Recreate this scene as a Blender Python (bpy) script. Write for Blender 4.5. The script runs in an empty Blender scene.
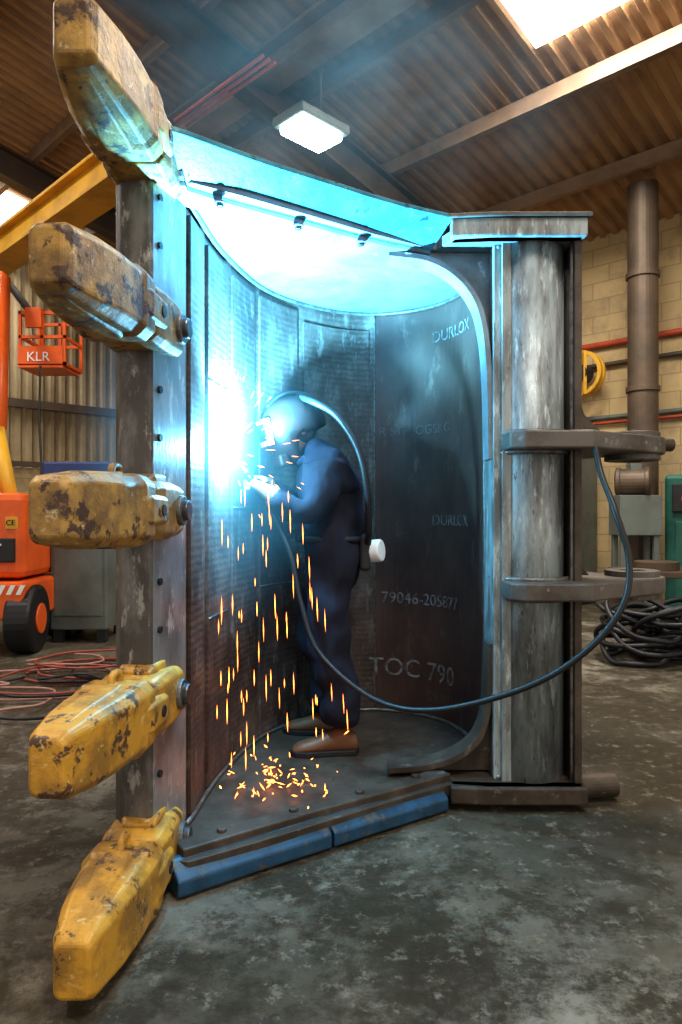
import bpy, bmesh, math, random
from mathutils import Vector, Matrix
random.seed(7)
scene=bpy.context.scene
COL=scene.collection
R45=math.radians(45)

# ---------------------------------------------------------------- materials
def new_mat(name):
    m=bpy.data.materials.new(name); m.use_nodes=True
    nt=m.node_tree; b=nt.nodes['Principled BSDF']
    return m,nt,b
def noise(nt,scale,detail=6,rough=.6,stretch=(1,1,1),coord='Object',loc=(0,0,0)):
    tc=nt.nodes.new('ShaderNodeTexCoord'); mp=nt.nodes.new('ShaderNodeMapping')
    mp.inputs['Scale'].default_value=stretch; mp.inputs['Location'].default_value=loc
    nt.links.new(tc.outputs[coord],mp.inputs['Vector'])
    n=nt.nodes.new('ShaderNodeTexNoise'); n.inputs['Scale'].default_value=scale
    n.inputs['Detail'].default_value=detail; n.inputs['Roughness'].default_value=rough
    nt.links.new(mp.outputs[0],n.inputs['Vector'])
    return n.outputs['Fac']
def ramp(nt,fac,stops):
    r=nt.nodes.new('ShaderNodeValToRGB'); e=r.color_ramp.elements
    while len(e)<len(stops): e.new(.5)
    for i,(p,c) in enumerate(stops):
        e[i].position=p; e[i].color=(c[0],c[1],c[2],1)
    nt.links.new(fac,r.inputs[0]); return r.outputs[0]
def mixc(nt,fac,a,b):
    m=nt.nodes.new('ShaderNodeMix'); m.data_type='RGBA'
    for k,v in ((0,fac),(6,a),(7,b)):
        if isinstance(v,(int,float)): m.inputs[k].default_value=v
        elif isinstance(v,tuple): m.inputs[k].default_value=(v[0],v[1],v[2],1)
        else: nt.links.new(v,m.inputs[k])
    return m.outputs[2]
def math_(nt,op,a,b=None):
    m=nt.nodes.new('ShaderNodeMath'); m.operation=op
    for k,v in ((0,a),(1,b)):
        if v is None: continue
        if isinstance(v,(int,float)): m.inputs[k].default_value=v
        else: nt.links.new(v,m.inputs[k])
    return m.outputs[0]
def bump(nt,b,h,strength=.3,dist=.01):
    n=nt.nodes.new('ShaderNodeBump'); n.inputs['Strength'].default_value=strength
    n.inputs['Distance'].default_value=dist
    nt.links.new(h,n.inputs['Height']); nt.links.new(n.outputs[0],b.inputs['Normal'])
def simple(name,c,rough=.5,metal=0,var=.15,scale=8):
    m,nt,b=new_mat(name)
    f=noise(nt,scale)
    col=ramp(nt,f,[(.3,tuple(x*(1-var) for x in c)),(.7,tuple(min(1,x*(1+var)) for x in c))])
    nt.links.new(col,b.inputs['Base Color'])
    b.inputs['Roughness'].default_value=rough; b.inputs['Metallic'].default_value=metal
    return m
def two_tone(name,c1,c2,lo=.45,hi=.6,scale=5,stretch=(1,1,1),rough=.5,metal=.3,bs=.3,bd=.004,bscale=40,c3=None,s3=18,l3=.6,h3=.66,c4=None,s4=45,l4=.6,h4=.66):
    m,nt,b=new_mat(name)
    f=noise(nt,scale,8,.65,stretch)
    mk=ramp(nt,f,[(lo,(0,0,0)),(hi,(1,1,1))])
    col=mixc(nt,mk,c1,c2)
    if c3:
        f3=noise(nt,s3,8,.7,stretch,loc=(3,1,2)); mk3=ramp(nt,f3,[(l3,(0,0,0)),(h3,(1,1,1))])
        col=mixc(nt,mk3,col,c3)
    if c4:
        f4=noise(nt,s4,6,.7,stretch,loc=(7,5,2)); mk4=ramp(nt,f4,[(l4,(0,0,0)),(h4,(1,1,1))])
        col=mixc(nt,mk4,col,c4)
    nt.links.new(col,b.inputs['Base Color'])
    b.inputs['Roughness'].default_value=rough; b.inputs['Metallic'].default_value=metal
    bump(nt,b,noise(nt,bscale,6,.7,stretch),bs,bd)
    return m

M_tooth=two_tone('tooth_yellow_paint',(.62,.33,.045),(.33,.18,.04),.44,.60,8,rough=.45,metal=.05,bs=.7,bd=.007,bscale=16,c3=(.11,.06,.04),s3=13,l3=.565,h3=.60,c4=(.68,.50,.24),s4=26,l4=.60,h4=.66)
M_toothw=two_tone('tooth_worn_paint',(.46,.275,.075),(.22,.13,.05),.42,.58,8,rough=.5,metal=.05,bs=.8,bd=.007,bscale=16,c3=(.085,.05,.036),s3=12,l3=.55,h3=.59,c4=(.55,.43,.25),s4=26,l4=.60,h4=.66)
M_steel=two_tone('mottled_plate_steel',(.34,.38,.38),(.15,.15,.145),.42,.60,4,(3,3,.6),rough=.42,metal=.2,c3=(.52,.58,.57),s3=12,l3=.54,h3=.66,c4=(.10,.075,.06),s4=24,l4=.60,h4=.68)
M_lip=two_tone('lip_steel',(.10,.09,.085),(.24,.23,.22),.45,.65,9,(1,1,.4),rough=.45,metal=.4,bs=.5,c3=(.36,.35,.33),s3=20,l3=.58,h3=.64)
M_lipb=two_tone('lip_ground_steel',(.30,.32,.34),(.16,.16,.17),.45,.65,7,(1,1,.4),rough=.38,metal=.4,c3=(.50,.52,.54),s3=16,l3=.56,h3=.63)
M_dark=two_tone('dark_mill_scale',(.078,.044,.038),(.135,.078,.060),.4,.65,3,(1,1,.5),rough=.42,metal=.2,bs=.25,c3=(.20,.12,.092),s3=9,l3=.58,h3=.72)
M_side=two_tone('side_plate_steel',(.20,.23,.24),(.12,.13,.13),.42,.62,5,rough=.45,metal=.2,c3=(.32,.35,.36))
M_roofpl=two_tone('upper_plate_steel',(.24,.28,.30),(.16,.18,.19),.42,.62,5,rough=.5,metal=.1,c3=(.30,.33,.34))
M_brown=two_tone('rusty_plate',(.065,.048,.035),(.12,.09,.07),.42,.62,6,rough=.55,metal=.3,c3=(.17,.15,.13))
M_lug=two_tone('lug_steel',(.15,.13,.115),(.085,.07,.06),.42,.62,6,rough=.5,metal=.3,c3=(.26,.24,.22))
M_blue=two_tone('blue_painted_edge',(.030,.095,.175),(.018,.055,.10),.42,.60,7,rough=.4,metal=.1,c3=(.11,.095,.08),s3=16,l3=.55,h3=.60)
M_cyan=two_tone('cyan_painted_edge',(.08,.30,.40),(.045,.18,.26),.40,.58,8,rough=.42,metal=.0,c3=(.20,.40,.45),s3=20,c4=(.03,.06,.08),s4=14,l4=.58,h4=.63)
M_bead=two_tone('weld_bead',(.22,.21,.20),(.12,.10,.09),.42,.62,30,rough=.4,metal=.5)
M_bolt=simple('bolt_steel',(.10,.10,.11),.35,.6)
M_rubber=simple('black_rubber',(.015,.015,.017),.5)
M_hose=simple('grey_black_hose',(.018,.020,.022),.45)

# wear plate: hard-facing runs, patchy
M_wear,nt,b=new_mat('hardfaced_wear_plate')
f=noise(nt,4,9,.7,(1,1,.7))
c=ramp(nt,f,[(.36,(.066,.040,.033)),(.52,(.125,.085,.070)),(.66,(.22,.17,.145))])
tc=nt.nodes.new('ShaderNodeTexCoord'); w=nt.nodes.new('ShaderNodeTexWave'); w.bands_direction='Z'
w.inputs['Scale'].default_value=11; w.inputs['Distortion'].default_value=4.5; w.inputs['Detail'].default_value=5; w.inputs['Detail Scale'].default_value=2.5; w.inputs['Detail Roughness'].default_value=.75
nt.links.new(tc.outputs['Object'],w.inputs['Vector'])
patch=ramp(nt,noise(nt,2.5,5,.6,loc=(2,4,1)),[(.40,(.05,.05,.05)),(.62,(.6,.6,.6))])
mk=math_(nt,'MULTIPLY',w.outputs['Fac'],patch)
col=mixc(nt,mk,c,(.040,.028,.026))
st=ramp(nt,noise(nt,22,7,.75,(1,1,.35),loc=(1,1,9)),[(.55,(0,0,0)),(.64,(.7,.7,.7))])
col=mixc(nt,st,col,(.25,.20,.17))
nt.links.new(col,b.inputs['Base Color']); b.inputs['Roughness'].default_value=.5; b.inputs['Metallic'].default_value=.2
hh=math_(nt,'ADD',math_(nt,'MULTIPLY',w.outputs['Fac'],.6),noise(nt,30,6,.7))
bump(nt,b,hh,.25,.004)

# concrete floor
M_floor,nt,b=new_mat('stained_concrete')
f=noise(nt,.40,9,.62,loc=(1.7,.4,0)); c=ramp(nt,f,[(.38,(.060,.050,.034)),(.5,(.16,.138,.10)),(.62,(.38,.345,.28))])
f2=noise(nt,.75,12,.8); mk=ramp(nt,f2,[(.47,(0,0,0)),(.54,(.9,.9,.9))])
c=mixc(nt,mk,c,(.052,.040,.022))
f3=noise(nt,5,10,.8,loc=(4,2,0)); mk3=ramp(nt,f3,[(.51,(0,0,0)),(.57,(.8,.8,.8))])
c3=mixc(nt,mk3,c,(.060,.047,.028))
f5=noise(nt,14,9,.8); mk5=ramp(nt,f5,[(.55,(0,0,0)),(.61,(.75,.75,.75))])
c3=mixc(nt,mk5,c3,(.32,.285,.22))
nt.links.new(c3,b.inputs['Base Color'])
rr=ramp(nt,f2,[(.4,(.68,.68,.68)),(.60,(.34,.34,.34))]); nt.links.new(rr,b.inputs['Roughness'])
bump(nt,b,math_(nt,'ADD',noise(nt,9,10,.8),math_(nt,'MULTIPLY',f2,2.0)),.9,.025)

# block wall
M_block,nt,b=new_mat('concrete_block_wall')
tc=nt.nodes.new('ShaderNodeTexCoord')
sx=nt.nodes.new('ShaderNodeSeparateXYZ'); cx=nt.nodes.new('ShaderNodeCombineXYZ')
nt.links.new(tc.outputs['Object'],sx.inputs[0]); nt.links.new(sx.outputs['Y'],cx.inputs['X']); nt.links.new(sx.outputs['Z'],cx.inputs['Y'])
br=nt.nodes.new('ShaderNodeTexBrick'); br.inputs['Scale'].default_value=1
br.inputs['Brick Width'].default_value=.45; br.inputs['Row Height'].default_value=.225; br.inputs['Mortar Size'].default_value=.007
br.inputs['Color1'].default_value=(.58,.43,.23,1); br.inputs['Color2'].default_value=(.48,.36,.20,1); br.inputs['Mortar'].default_value=(.36,.27,.16,1)
nt.links.new(cx.outputs[0],br.inputs['Vector'])
f=noise(nt,1.2,8,.7); mk=ramp(nt,f,[(.5,(0,0,0)),(.75,(1,1,1))])
c=mixc(nt,mk,br.outputs['Color'],(.26,.19,.12)); nt.links.new(c,b.inputs['Base Color']); b.inputs['Roughness'].default_value=.9
bump(nt,b,noise(nt,30),.3,.01)

M_roof=two_tone('roof_sheet_brown',(.44,.27,.14),(.28,.165,.09),.4,.65,1.2,rough=.7,metal=0,bs=.1)
M_siding=two_tone('siding_sheet_beige',(.34,.26,.15),(.22,.16,.09),.4,.65,1.0,rough=.7,metal=0,bs=.1)
M_beam=two_tone('beam_brown_steel',(.11,.07,.045),(.065,.045,.035),.4,.65,2,rough=.6,metal=.1)
M_purlin=two_tone('purlin_steel',(.30,.20,.13),(.18,.12,.08),.4,.65,2,rough=.6,metal=0)
M_yel=two_tone('crane_yellow',(.70,.38,.03),(.50,.26,.03),.45,.65,2,rough=.5,metal=0)
M_orange=two_tone('lift_orange',(.75,.13,.02),(.55,.09,.02),.45,.7,3,rough=.4,metal=0)
M_red=simple('pipe_red',(.42,.07,.03),.5)
M_sky,nt,b=new_mat('translucent_rooflight')
b.inputs['Base Color'].default_value=(.8,.85,.9,1); b.inputs['Emission Color'].default_value=(.93,.97,1,1); b.inputs['Emission Strength'].default_value=4
M_lamp,nt,b=new_mat('lamp_glow'); b.inputs['Emission Color'].default_value=(.70,.97,1,1); b.inputs['Emission Strength'].default_value=18
M_white=simple('white_lettering',(.8,.8,.78),.6,var=.05)
M_chalk=two_tone('paint_stencil_lettering',(.26,.25,.24),(.13,.10,.09),.45,.58,30,rough=.7,metal=0)
M_chalk2=two_tone('faint_stencil_lettering',(.14,.11,.10),(.09,.06,.055),.45,.58,30,rough=.7,metal=0)
M_black=simple('black_panel',(.02,.02,.022),.5)
M_grey=two_tone('cabinet_grey_green',(.16,.18,.16),(.11,.12,.11),.4,.65,3,rough=.5,metal=.1)
M_green=two_tone('machine_green',(.03,.13,.10),(.02,.08,.06),.4,.65,3,rough=.45,metal=.1)
M_cabblue=simple('cabinet_blue',(.03,.05,.16),.4)
M_duct=two_tone('duct_rusty',(.13,.09,.06),(.08,.06,.045),.4,.65,3,rough=.55,metal=.3)

# ---------------------------------------------------------------- helpers
def obj(name,me,mat=None,parent=None,smooth=False):
    o=bpy.data.objects.new(name,me); COL.objects.link(o)
    if mat: me.materials.append(mat)
    if parent: o.parent=parent
    if smooth:
        for p in me.polygons: p.use_smooth=True
    return o
def empty(name,loc=(0,0,0),rz=0):
    e=bpy.data.objects.new(name,None); COL.objects.link(e); e.location=loc; e.rotation_euler=(0,0,rz); e.empty_display_size=.1; return e
def from_py(name,V,F,mat,parent=None,smooth=False,bev=0,seg=2):
    me=bpy.data.meshes.new(name); me.from_pydata([tuple(v) for v in V],[],F); me.update()
    bm=bmesh.new(); bm.from_mesh(me); bmesh.ops.recalc_face_normals(bm,faces=bm.faces); bm.to_mesh(me); bm.free()
    o=obj(name,me,mat,parent,smooth)
    if bev:
        md=o.modifiers.new('bev','BEVEL'); md.width=bev; md.segments=seg; md.limit_method='ANGLE'; md.angle_limit=math.radians(30)
    return o
def boxes(name,lst,mat,parent=None,bev=0,mtx=None):
    V=[];F=[]
    for (x0,x1,y0,y1,z0,z1) in lst:
        i=len(V)
        V+=[Vector(p) for p in ((x0,y0,z0),(x1,y0,z0),(x1,y1,z0),(x0,y1,z0),(x0,y0,z1),(x1,y0,z1),(x1,y1,z1),(x0,y1,z1))]
        F+=[(i,i+3,i+2,i+1),(i+4,i+5,i+6,i+7),(i,i+1,i+5,i+4),(i+1,i+2,i+6,i+5),(i+2,i+3,i+7,i+6),(i+3,i,i+4,i+7)]
    if mtx: V=[mtx@v for v in V]
    return from_py(name,V,F,mat,parent,bev=bev)
def prism(name,pts,z0,z1,mat,parent=None,bev=0,axis='z'):
    n=len(pts); V=[]
    for z in (z0,z1):
        for p in pts:
            V.append((p[0],p[1],z) if axis=='z' else (p[0],z,p[1]))
    F=[tuple(range(n))[::-1],tuple(range(n,2*n))]+[(i,(i+1)%n,n+(i+1)%n,n+i) for i in range(n)]
    return from_py(name,V,F,mat,parent,bev=bev)
def catmull(P,n=8):
    P=[Vector(p) for p in P]; out=[]
    Q=[2*P[0]-P[1]]+P+[2*P[-1]-P[-2]]
    for i in range(1,len(Q)-2):
        for k in range(n):
            t=k/n; a,b_,c_,d=Q[i-1],Q[i],Q[i+1],Q[i+2]
            out.append(.5*((2*b_)+(-a+c_)*t+(2*a-5*b_+4*c_-d)*t*t+(-a+3*b_-3*c_+d)*t**3))
    out.append(P[-1].copy()); return out
def tube(name,pts,r,mat,parent=None,smoothpath=True,n=8,sides=10,r2=None,ridge=0):
    P=catmull(pts,n) if smoothpath else [Vector(p) for p in pts]
    V=[];F=[];N=len(P)
    up=Vector((0,0,1)); t=(P[1]-P[0]).normalized()
    if abs(t.dot(up))>.9: up=Vector((1,0,0))
    x=t.cross(up).normalized()
    for i,p in enumerate(P):
        t=((P[min(i+1,N-1)]-P[max(i-1,0)])).normalized()
        x=(x-t*x.dot(t)).normalized(); y=t.cross(x)
        rr=r if r2 is None else r+(r2-r)*i/(N-1)
        if ridge and i%2: rr*=1-ridge
        for k in range(sides):
            a=2*math.pi*k/sides; V.append(p+x*math.cos(a)*rr+y*math.sin(a)*rr)
    for i in range(N-1):
        for k in range(sides):
            k2=(k+1)%sides; F.append((i*sides+k,i*sides+k2,(i+1)*sides+k2,(i+1)*sides+k))
    F.append(tuple(range(sides))[::-1]); F.append(tuple(range((N-1)*sides,N*sides)))
    o=from_py(name,V,F,mat,parent,smooth=True); 
    return o
def cyl(name,c,r,h,axis,mat,parent=None,seg=24,bev=.004,inner=0):
    axis=Vector(axis).normalized(); q=axis.to_track_quat('Z','Y'); c=Vector(c)
    V=[];F=[]
    rings=[(r,-h/2),(r,h/2)]
    if inner: rings+= [(inner,h/2),(inner,-h/2)]
    for (rr,z) in rings:
        for k in range(seg):
            a=2*math.pi*k/seg; V.append(c+q@Vector((rr*math.cos(a),rr*math.sin(a),z)))
    R=len(rings)
    rng=range(R) if inner else range(R-1)
    for i in rng:
        j=(i+1)%R
        for k in range(seg):
            k2=(k+1)%seg; F.append((i*seg+k,i*seg+k2,j*seg+k2,j*seg+k))
    if not inner:
        F.append(tuple(range(seg))[::-1]); F.append(tuple(range(seg,2*seg)))
    return from_py(name,V,F,mat,parent,bev=bev)
def join(name,objs,parent=None):
    dg=bpy.context.evaluated_depsgraph_get(); dg.update()
    V=[];F=[];mats=[];mi=[];sm=[]
    for o in objs:
        ev=o.evaluated_get(dg); me=ev.to_mesh(); base=len(V); mw=o.matrix_world.copy()
        V+=[tuple(mw@v.co) for v in me.vertices]
        mt=[s for s in o.data.materials]
        for p in me.polygons:
            F.append(tuple(base+i for i in p.vertices)); m_=mt[p.material_index] if mt else None
            if m_ not in mats: mats.append(m_)
            mi.append(mats.index(m_)); sm.append(p.use_smooth)
        ev.to_mesh_clear()
    me=bpy.data.meshes.new(name); me.from_pydata(V,[],F)
    for m_ in mats: me.materials.append(m_)
    me.polygons.foreach_set('material_index',mi); me.polygons.foreach_set('use_smooth',sm); me.update()
    for o in objs: bpy.data.objects.remove(o)
    n=bpy.data.objects.new(name,me); COL.objects.link(n)
    if parent: n.parent=parent
    return n
def text_mesh(txt,size,depth=.002):
    cu=bpy.data.curves.new('t','FONT'); cu.body=txt; cu.size=size; cu.extrude=depth; cu.resolution_u=3
    o=bpy.data.objects.new('t',cu); COL.objects.link(o)
    dg=bpy.context.evaluated_depsgraph_get(); dg.update()
    me=bpy.data.meshes.new_from_object(o.evaluated_get(dg)); bpy.data.objects.remove(o)
    V=[v.co.copy() for v in me.vertices]; F=[tuple(p.vertices) for p in me.polygons]
    return V,F
def text_plane(name,txt,size,org,xdir,mat,parent=None,up=(0,0,1)):
    V,F=text_mesh(txt,size); x=Vector(xdir).normalized(); u=Vector(up); n=x.cross(u)
    W=[Vector(org)+x*v.x+u*v.y+n*v.z for v in V]
    return from_py(name,W,F,mat,parent)

# ---------------------------------------------------------------- room shell (building axes are 45 deg to camera)
TW=9.08; SE=12.87; EZ=4.9; K=.23
def roofz(t): return EZ+K*(TW-t)
def bw(t,s,z=0): return Vector(((t-s)*.70711,(t+s)*.70711,z))
RM=Matrix.Rotation(R45,4,'Z')
boxes('floor',[(-14,14,-6,20,-.1,0)],M_floor)
wr=boxes('wall_right',[(TW,TW+.2,-5,SE+.2,0,EZ+.15)],M_block); wr.rotation_euler=(0,0,R45)
def corr(name,u0,u1,pitch,amp,f,mat):
    V=[];F=[];u=u0
    prof=[(0,0),(.35,0),(.5,1),(.85,1)]
    while u<u1:
        for (a,h) in prof:
            V+= [f(u+a*pitch,h*amp,0),f(u+a*pitch,h*amp,1)]
        u+=pitch
    n=len(V)//2
    F=[(2*k,2*k+2,2*k+3,2*k+1) for k in range(n-1)]
    return from_py(name,V,F,mat)
we=boxes('wall_end',[(-9,TW,SE,SE+.2,0,2.0)],M_block,mtx=None); we.rotation_euler=(0,0,R45)
es=corr('wall_end_siding',-9,TW,.2,.05,lambda u,h,e: bw(u,SE-h,2.0+e*(roofz(u)-2.0 if u>-1.5 else roofz(-1.5)-2.0+ (u+1.5)*K)),M_siding)
rf=corr('ceiling',-5,SE+.2,.17,.045,lambda u,h,e: bw(-1.5 if e else TW+.1,u,(roofz(-1.5) if e else roofz(TW+.1))-h),M_roof)
rb=corr('ceiling_far_slope',-5,SE+.2,.17,.045,lambda u,h,e: bw(-1.5 if not e else -9,u,(roofz(-1.5) if not e else roofz(-1.5)-7.5*K)-h),M_roof)
def purl(t): 
    z=roofz(t)-.05
    return (t-.04,t+.04,-5,SE,z-.16,z)
o=boxes('trim_purlins',[purl(t) for t in (7.8,6.45,5.1,3.75,2.4,1.05,-.3)],M_purlin); o.rotation_euler=(0,0,R45)
def rafter(s):
    V=[];F=[]
    def bar(sw,z0,z1):
        i=len(V)
        for t in (-1.5,TW):
            for (ds,dz) in ((-sw,z0),(sw,z0),(sw,z1),(-sw,z1)):
                V.append(bw(t,s+ds,roofz(t)-.05+dz))
        F.extend([(i,i+1,i+2,i+3),(i+4,i+5,i+6,i+7)]+[(i+k,i+(k+1)%4,i+4+(k+1)%4,i+4+k) for k in range(4)])
    bar(.10,-.22,-.19); bar(.015,-.55,-.19); bar(.10,-.58,-.55)
    return V,F
for i,s in enumerate((1.0,5.65,9.65)):
    V,F=rafter(s); from_py('trim_rafter_%d'%(i+1),V,F,M_beam)
o=boxes('roof_beam',[(4.35,4.65,-5,SE,5.52,5.56),(4.48,4.52,-5,SE,5.56,5.80),(4.35,4.65,-5,SE,5.80,5.84)],M_purlin); o.rotation_euler=(0,0,R45)
RP=empty('red_gas_pipe')
for k in range(3): tube('pipe_%d'%k,[bw(4.0+.07*k,5.0,5.35),bw(4.0+.07*k,6.5,5.35)],.018,M_red,RP,smoothpath=False)
def rooflight(name,t0,t1,s0,s1):
    V=[bw(t,s,roofz(t)-.06) for t,s in ((t0,s0),(t1,s0),(t1,s1),(t0,s1))]
    V+=[v-Vector((0,0,.02)) for v in V]
    return from_py(name,V,[(0,1,2,3),(7,6,5,4),(0,4,5,1),(1,5,6,2),(2,6,7,3),(3,7,4,0)],M_sky)
rooflight('window_1',5.15,5.93,1.6,3.35)
rooflight('window_2',3.0,5.0,11.0,12.4)
rooflight('window_3',0.0,3.0,-1.5,-.3)
rooflight('unseen_rooflight_4',-1.3,1.0,6.6,7.6)  # added rooflight, kept out of view for its light
rooflight('window_5',-1.3,2.2,11.0,12.4)
lp=empty('high_bay_lamp')
lc=Vector((-.30,7.1,0)); tz=5.06
LM=Matrix.Translation(lc)@Matrix.Rotation(R45,4,'Z')
boxes('housing',[(-.33,.33,-.23,.23,tz,tz+.10)],M_grey,lp,bev=.02,mtx=LM)
boxes('diffuser',[(-.27,.27,-.18,.18,tz-.07,tz)],M_lamp,lp,bev=.02,mtx=LM)
tube('hanger',[lc+Vector((.1,-.22,tz+.09)),lc+Vector((.1,-.22,5.9))],.012,M_beam,lp,smoothpath=False)

o=boxes('overhead_crane_beam',[(3.0,3.35,5.5,SE-.3,4.25,4.29),(3.08,3.27,5.5,SE-.3,4.29,4.55),(3.0,3.35,5.5,SE-.3,4.55,4.59)],M_yel,bev=.006); o.rotation_euler=(0,0,R45)

# ---------------------------------------------------------------- bucket
B=empty('excavator_bucket')
CP=[(-.600,2.22),(-.553,2.45),(-.51,2.95),(-.38,3.45),(-.14,3.75),(.12,3.88),(.38,3.82),(.57,3.62),(.65,3.3),(.66,3.0),(.66,2.86)]
path=[Vector((p.x,p.y)) for p in catmull([(a,b_,0) for a,b_ in CP],8)]
S=[0]
for i in range(1,len(path)): S.append(S[-1]+(path[i]-path[i-1]).length)
def nrm(i):
    t=(path[min(i+1,len(path)-1)]-path[max(i-1,0)]).normalized(); return Vector((-t.y,t.x))
def shell_pt(s,z,off=0):
    s=max(0,min(S[-1]-1e-5,s))
    for i in range(len(S)-1):
        if S[i+1]>=s: break
    f=(s-S[i])/(S[i+1]-S[i]); p=path[i].lerp(path[i+1],f); n=nrm(i).lerp(nrm(min(i+1,len(path)-1)),f).normalized()
    p=p-n*off
    return Vector((p.x,p.y,z))
Z0,Z1=.10,2.30
def shell(name,i0,i1,mat,t=.035,z0=Z0,z1=Z1,off=0):
    V=[];F=[]
    idx=list(range(i0,i1+1))
    for i in idx:
        n=nrm(i); p=path[i]-n*off; q=path[i]+n*t
        V+=[(p.x,p.y,z0),(p.x,p.y,z1),(q.x,q.y,z1),(q.x,q.y,z0)]
    for k in range(len(idx)-1):
        for j in range(4): F.append((4*k+j,4*k+(j+1)%4,4*(k+1)+(j+1)%4,4*(k+1)+j))
    F+= [(0,1,2,3),(4*len(idx)-4,4*len(idx)-3,4*len(idx)-2,4*len(idx)-1)]
    return from_py(name,V,F,mat,B)
shell('shell_wear_zone',8,42,M_wear)
shell('shell_back',42,66,M_dark)
shell('shell_throat',66,80,M_steel)
for k,(a,b_) in enumerate(((9,12),(13,17),(18,22),(23,29),(30,41))):
    shell('wear_plate_%d'%k,a,b_,M_wear,t=-.001,z0=Z0+.02,z1=Z1-(.04,.05,.06,.05,.10)[k],off=.012)
def vbead(name,i,off=.0,z0=Z0,z1=Z1,r=.005,m=M_bead):
    pts=[]
    n=nrm(i); p=path[i]-n*off
    z=z0
    while z<=z1: pts.append((p.x+random.uniform(-.0015,.0015),p.y,z)); z+=.05
    return tube(name,pts,r,m,B,smoothpath=False,sides=6)
for k,i in enumerate((42,66)): vbead('vertical_weld_%d'%k,i,off=0)
# horizontal butt welds between wear plate courses
for k,(a,b_,z) in enumerate(((13,17,1.72),(13,17,.78),(18,22,1.22),(23,29,1.62),(23,29,.84),(30,41,1.30))):
    tube('course_weld_%d'%k,[(path[i].x-nrm(i).x*.013,path[i].y-nrm(i).y*.013,z) for i in range(a,b_+1)],.004,M_bead,B,smoothpath=False,sides=6)
for k,z in enumerate((Z0+.008,Z1-.008)):
    tube('perimeter_weld_%d'%k,[(path[i].x-nrm(i).x*.012,path[i].y-nrm(i).y*.012,z) for i in range(8,80)],.010,M_bead,B,smoothpath=False,sides=6)

lipo=[(-.600,2.215),(-.553,2.46),(-.60,2.52),(-.665,2.50),(-.735,2.28),(-.70,2.225)]
prism('lip_blade',lipo,.09,2.32,M_lip,B,bev=.01)
prism('lip_inner_facing',[(-.597,2.225),(-.545,2.46),(-.557,2.463),(-.61,2.23)],.12,2.28,M_lipb,B,bev=.002)
for k in range(14):
    z=.2+k*.155
    cyl('lip_bolt_hole_%d'%k,(-.586,2.262,z),.012,.012,(1,-.22,0),M_black,B,seg=14,bev=0)

so=[(path[i]+nrm(i)*.035) for i in range(8,68)]
F_edge=[(-.585,2.22),(-.48,2.20),(-.27,2.34),(-.04,2.50),(.20,2.67),(.44,2.83),(.60,2.80),(.97,2.80),(.985,3.0),(.97,3.42),(.80,3.5)]
poly=[(p.x,p.y) for p in so]+[(a,b_) for a,b_ in F_edge[::-1]]
prism('side_plate_lower',poly,.05,.10,M_brown,B,bev=.004)
U_edge=[(-.585,2.36),(-.50,2.34),(-.34,2.44),(-.11,2.60),(.13,2.77),(.40,2.94),(.46,2.82),(.60,2.80),(.97,2.80),(.985,3.0),(.97,3.42),(.80,3.5)]
polyu=[(p.x,p.y) for p in so]+[(a,b_) for a,b_ in U_edge[::-1]]
prism('side_plate_upper',polyu,2.30,2.345,M_roofpl,B,bev=.004)
def band(name,pts,w,z0,z1,mat,bev=.008,shift=0):
    P=[Vector(p) for p in pts]; a=[];c=[]
    for i,p in enumerate(P):
        t=(P[min(i+1,len(P)-1)]-P[max(i-1,0)]).normalized(); n=Vector((-t.y,t.x))
        a.append(p+n*(shift)); c.append(p+n*(w+shift))
    return prism(name,[(v.x,v.y) for v in a]+[(v.x,v.y) for v in c[::-1]],z0,z1,mat,B,bev=bev)
def bandprof(name,pts,prof,mat,bev=.004):
    P=[Vector(p) for p in pts]; V=[];F=[]; m=len(prof)
    for i,p in enumerate(P):
        t=(P[min(i+1,len(P)-1)]-P[max(i-1,0)]).normalized(); n=Vector((-t.y,t.x))
        for (w_,z) in prof: V.append((p.x+n.x*w_,p.y+n.y*w_,z))
    for i in range(len(P)-1):
        for j in range(m): F.append((m*i+j,m*i+(j+1)%m,m*(i+1)+(j+1)%m,m*(i+1)+j))
    F+=[tuple(range(m)),tuple(range(m*(len(P)-1),m*len(P)))]
    return from_py(name,V,F,mat,B,bev=bev)
def curve2(pts,n=5): return [(p.x,p.y) for p in catmull([(a,b_,0) for a,b_ in pts],n)]
top=curve2([(-.56,2.14),(-.48,2.185),(-.28,2.345),(-.04,2.51),(.20,2.67),(.45,2.80)])
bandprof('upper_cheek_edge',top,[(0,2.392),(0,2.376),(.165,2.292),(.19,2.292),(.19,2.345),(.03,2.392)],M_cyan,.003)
bandprof('upper_bolted_strip',curve2([(-.52,2.165),(-.48,2.185),(-.28,2.345),(-.04,2.51),(.20,2.67),(.45,2.80)]),[(.155,2.296),(.165,2.284),(.25,2.270),(.26,2.296)],M_roofpl,.002)
band('upper_end_plate',[(.44,2.80),(.60,2.785),(.985,2.785)],.07,2.30,2.375,M_steel)
band('upper_end_plate_rim',[(.43,2.79),(.60,2.772),(1.0,2.772)],.05,2.375,2.392,M_lug,.004)
la=curve2([(-.50,2.15),(-.27,2.315),(-.030,2.478)]); lb=curve2([(-.022,2.484),(.20,2.635),(.43,2.79)])
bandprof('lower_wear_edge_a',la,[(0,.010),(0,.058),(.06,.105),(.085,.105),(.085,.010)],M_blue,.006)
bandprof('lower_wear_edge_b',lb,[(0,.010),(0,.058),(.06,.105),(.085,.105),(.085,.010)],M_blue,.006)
band('lower_end_plate',[(.44,2.80),(.60,2.785),(.985,2.785)],.07,.03,.10,M_brown)
band('lower_bolted_strip',[(-.50,2.22),(-.27,2.385),(-.04,2.545),(.20,2.70),(.45,2.87)],.08,.085,.128,M_brown,.006)
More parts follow.
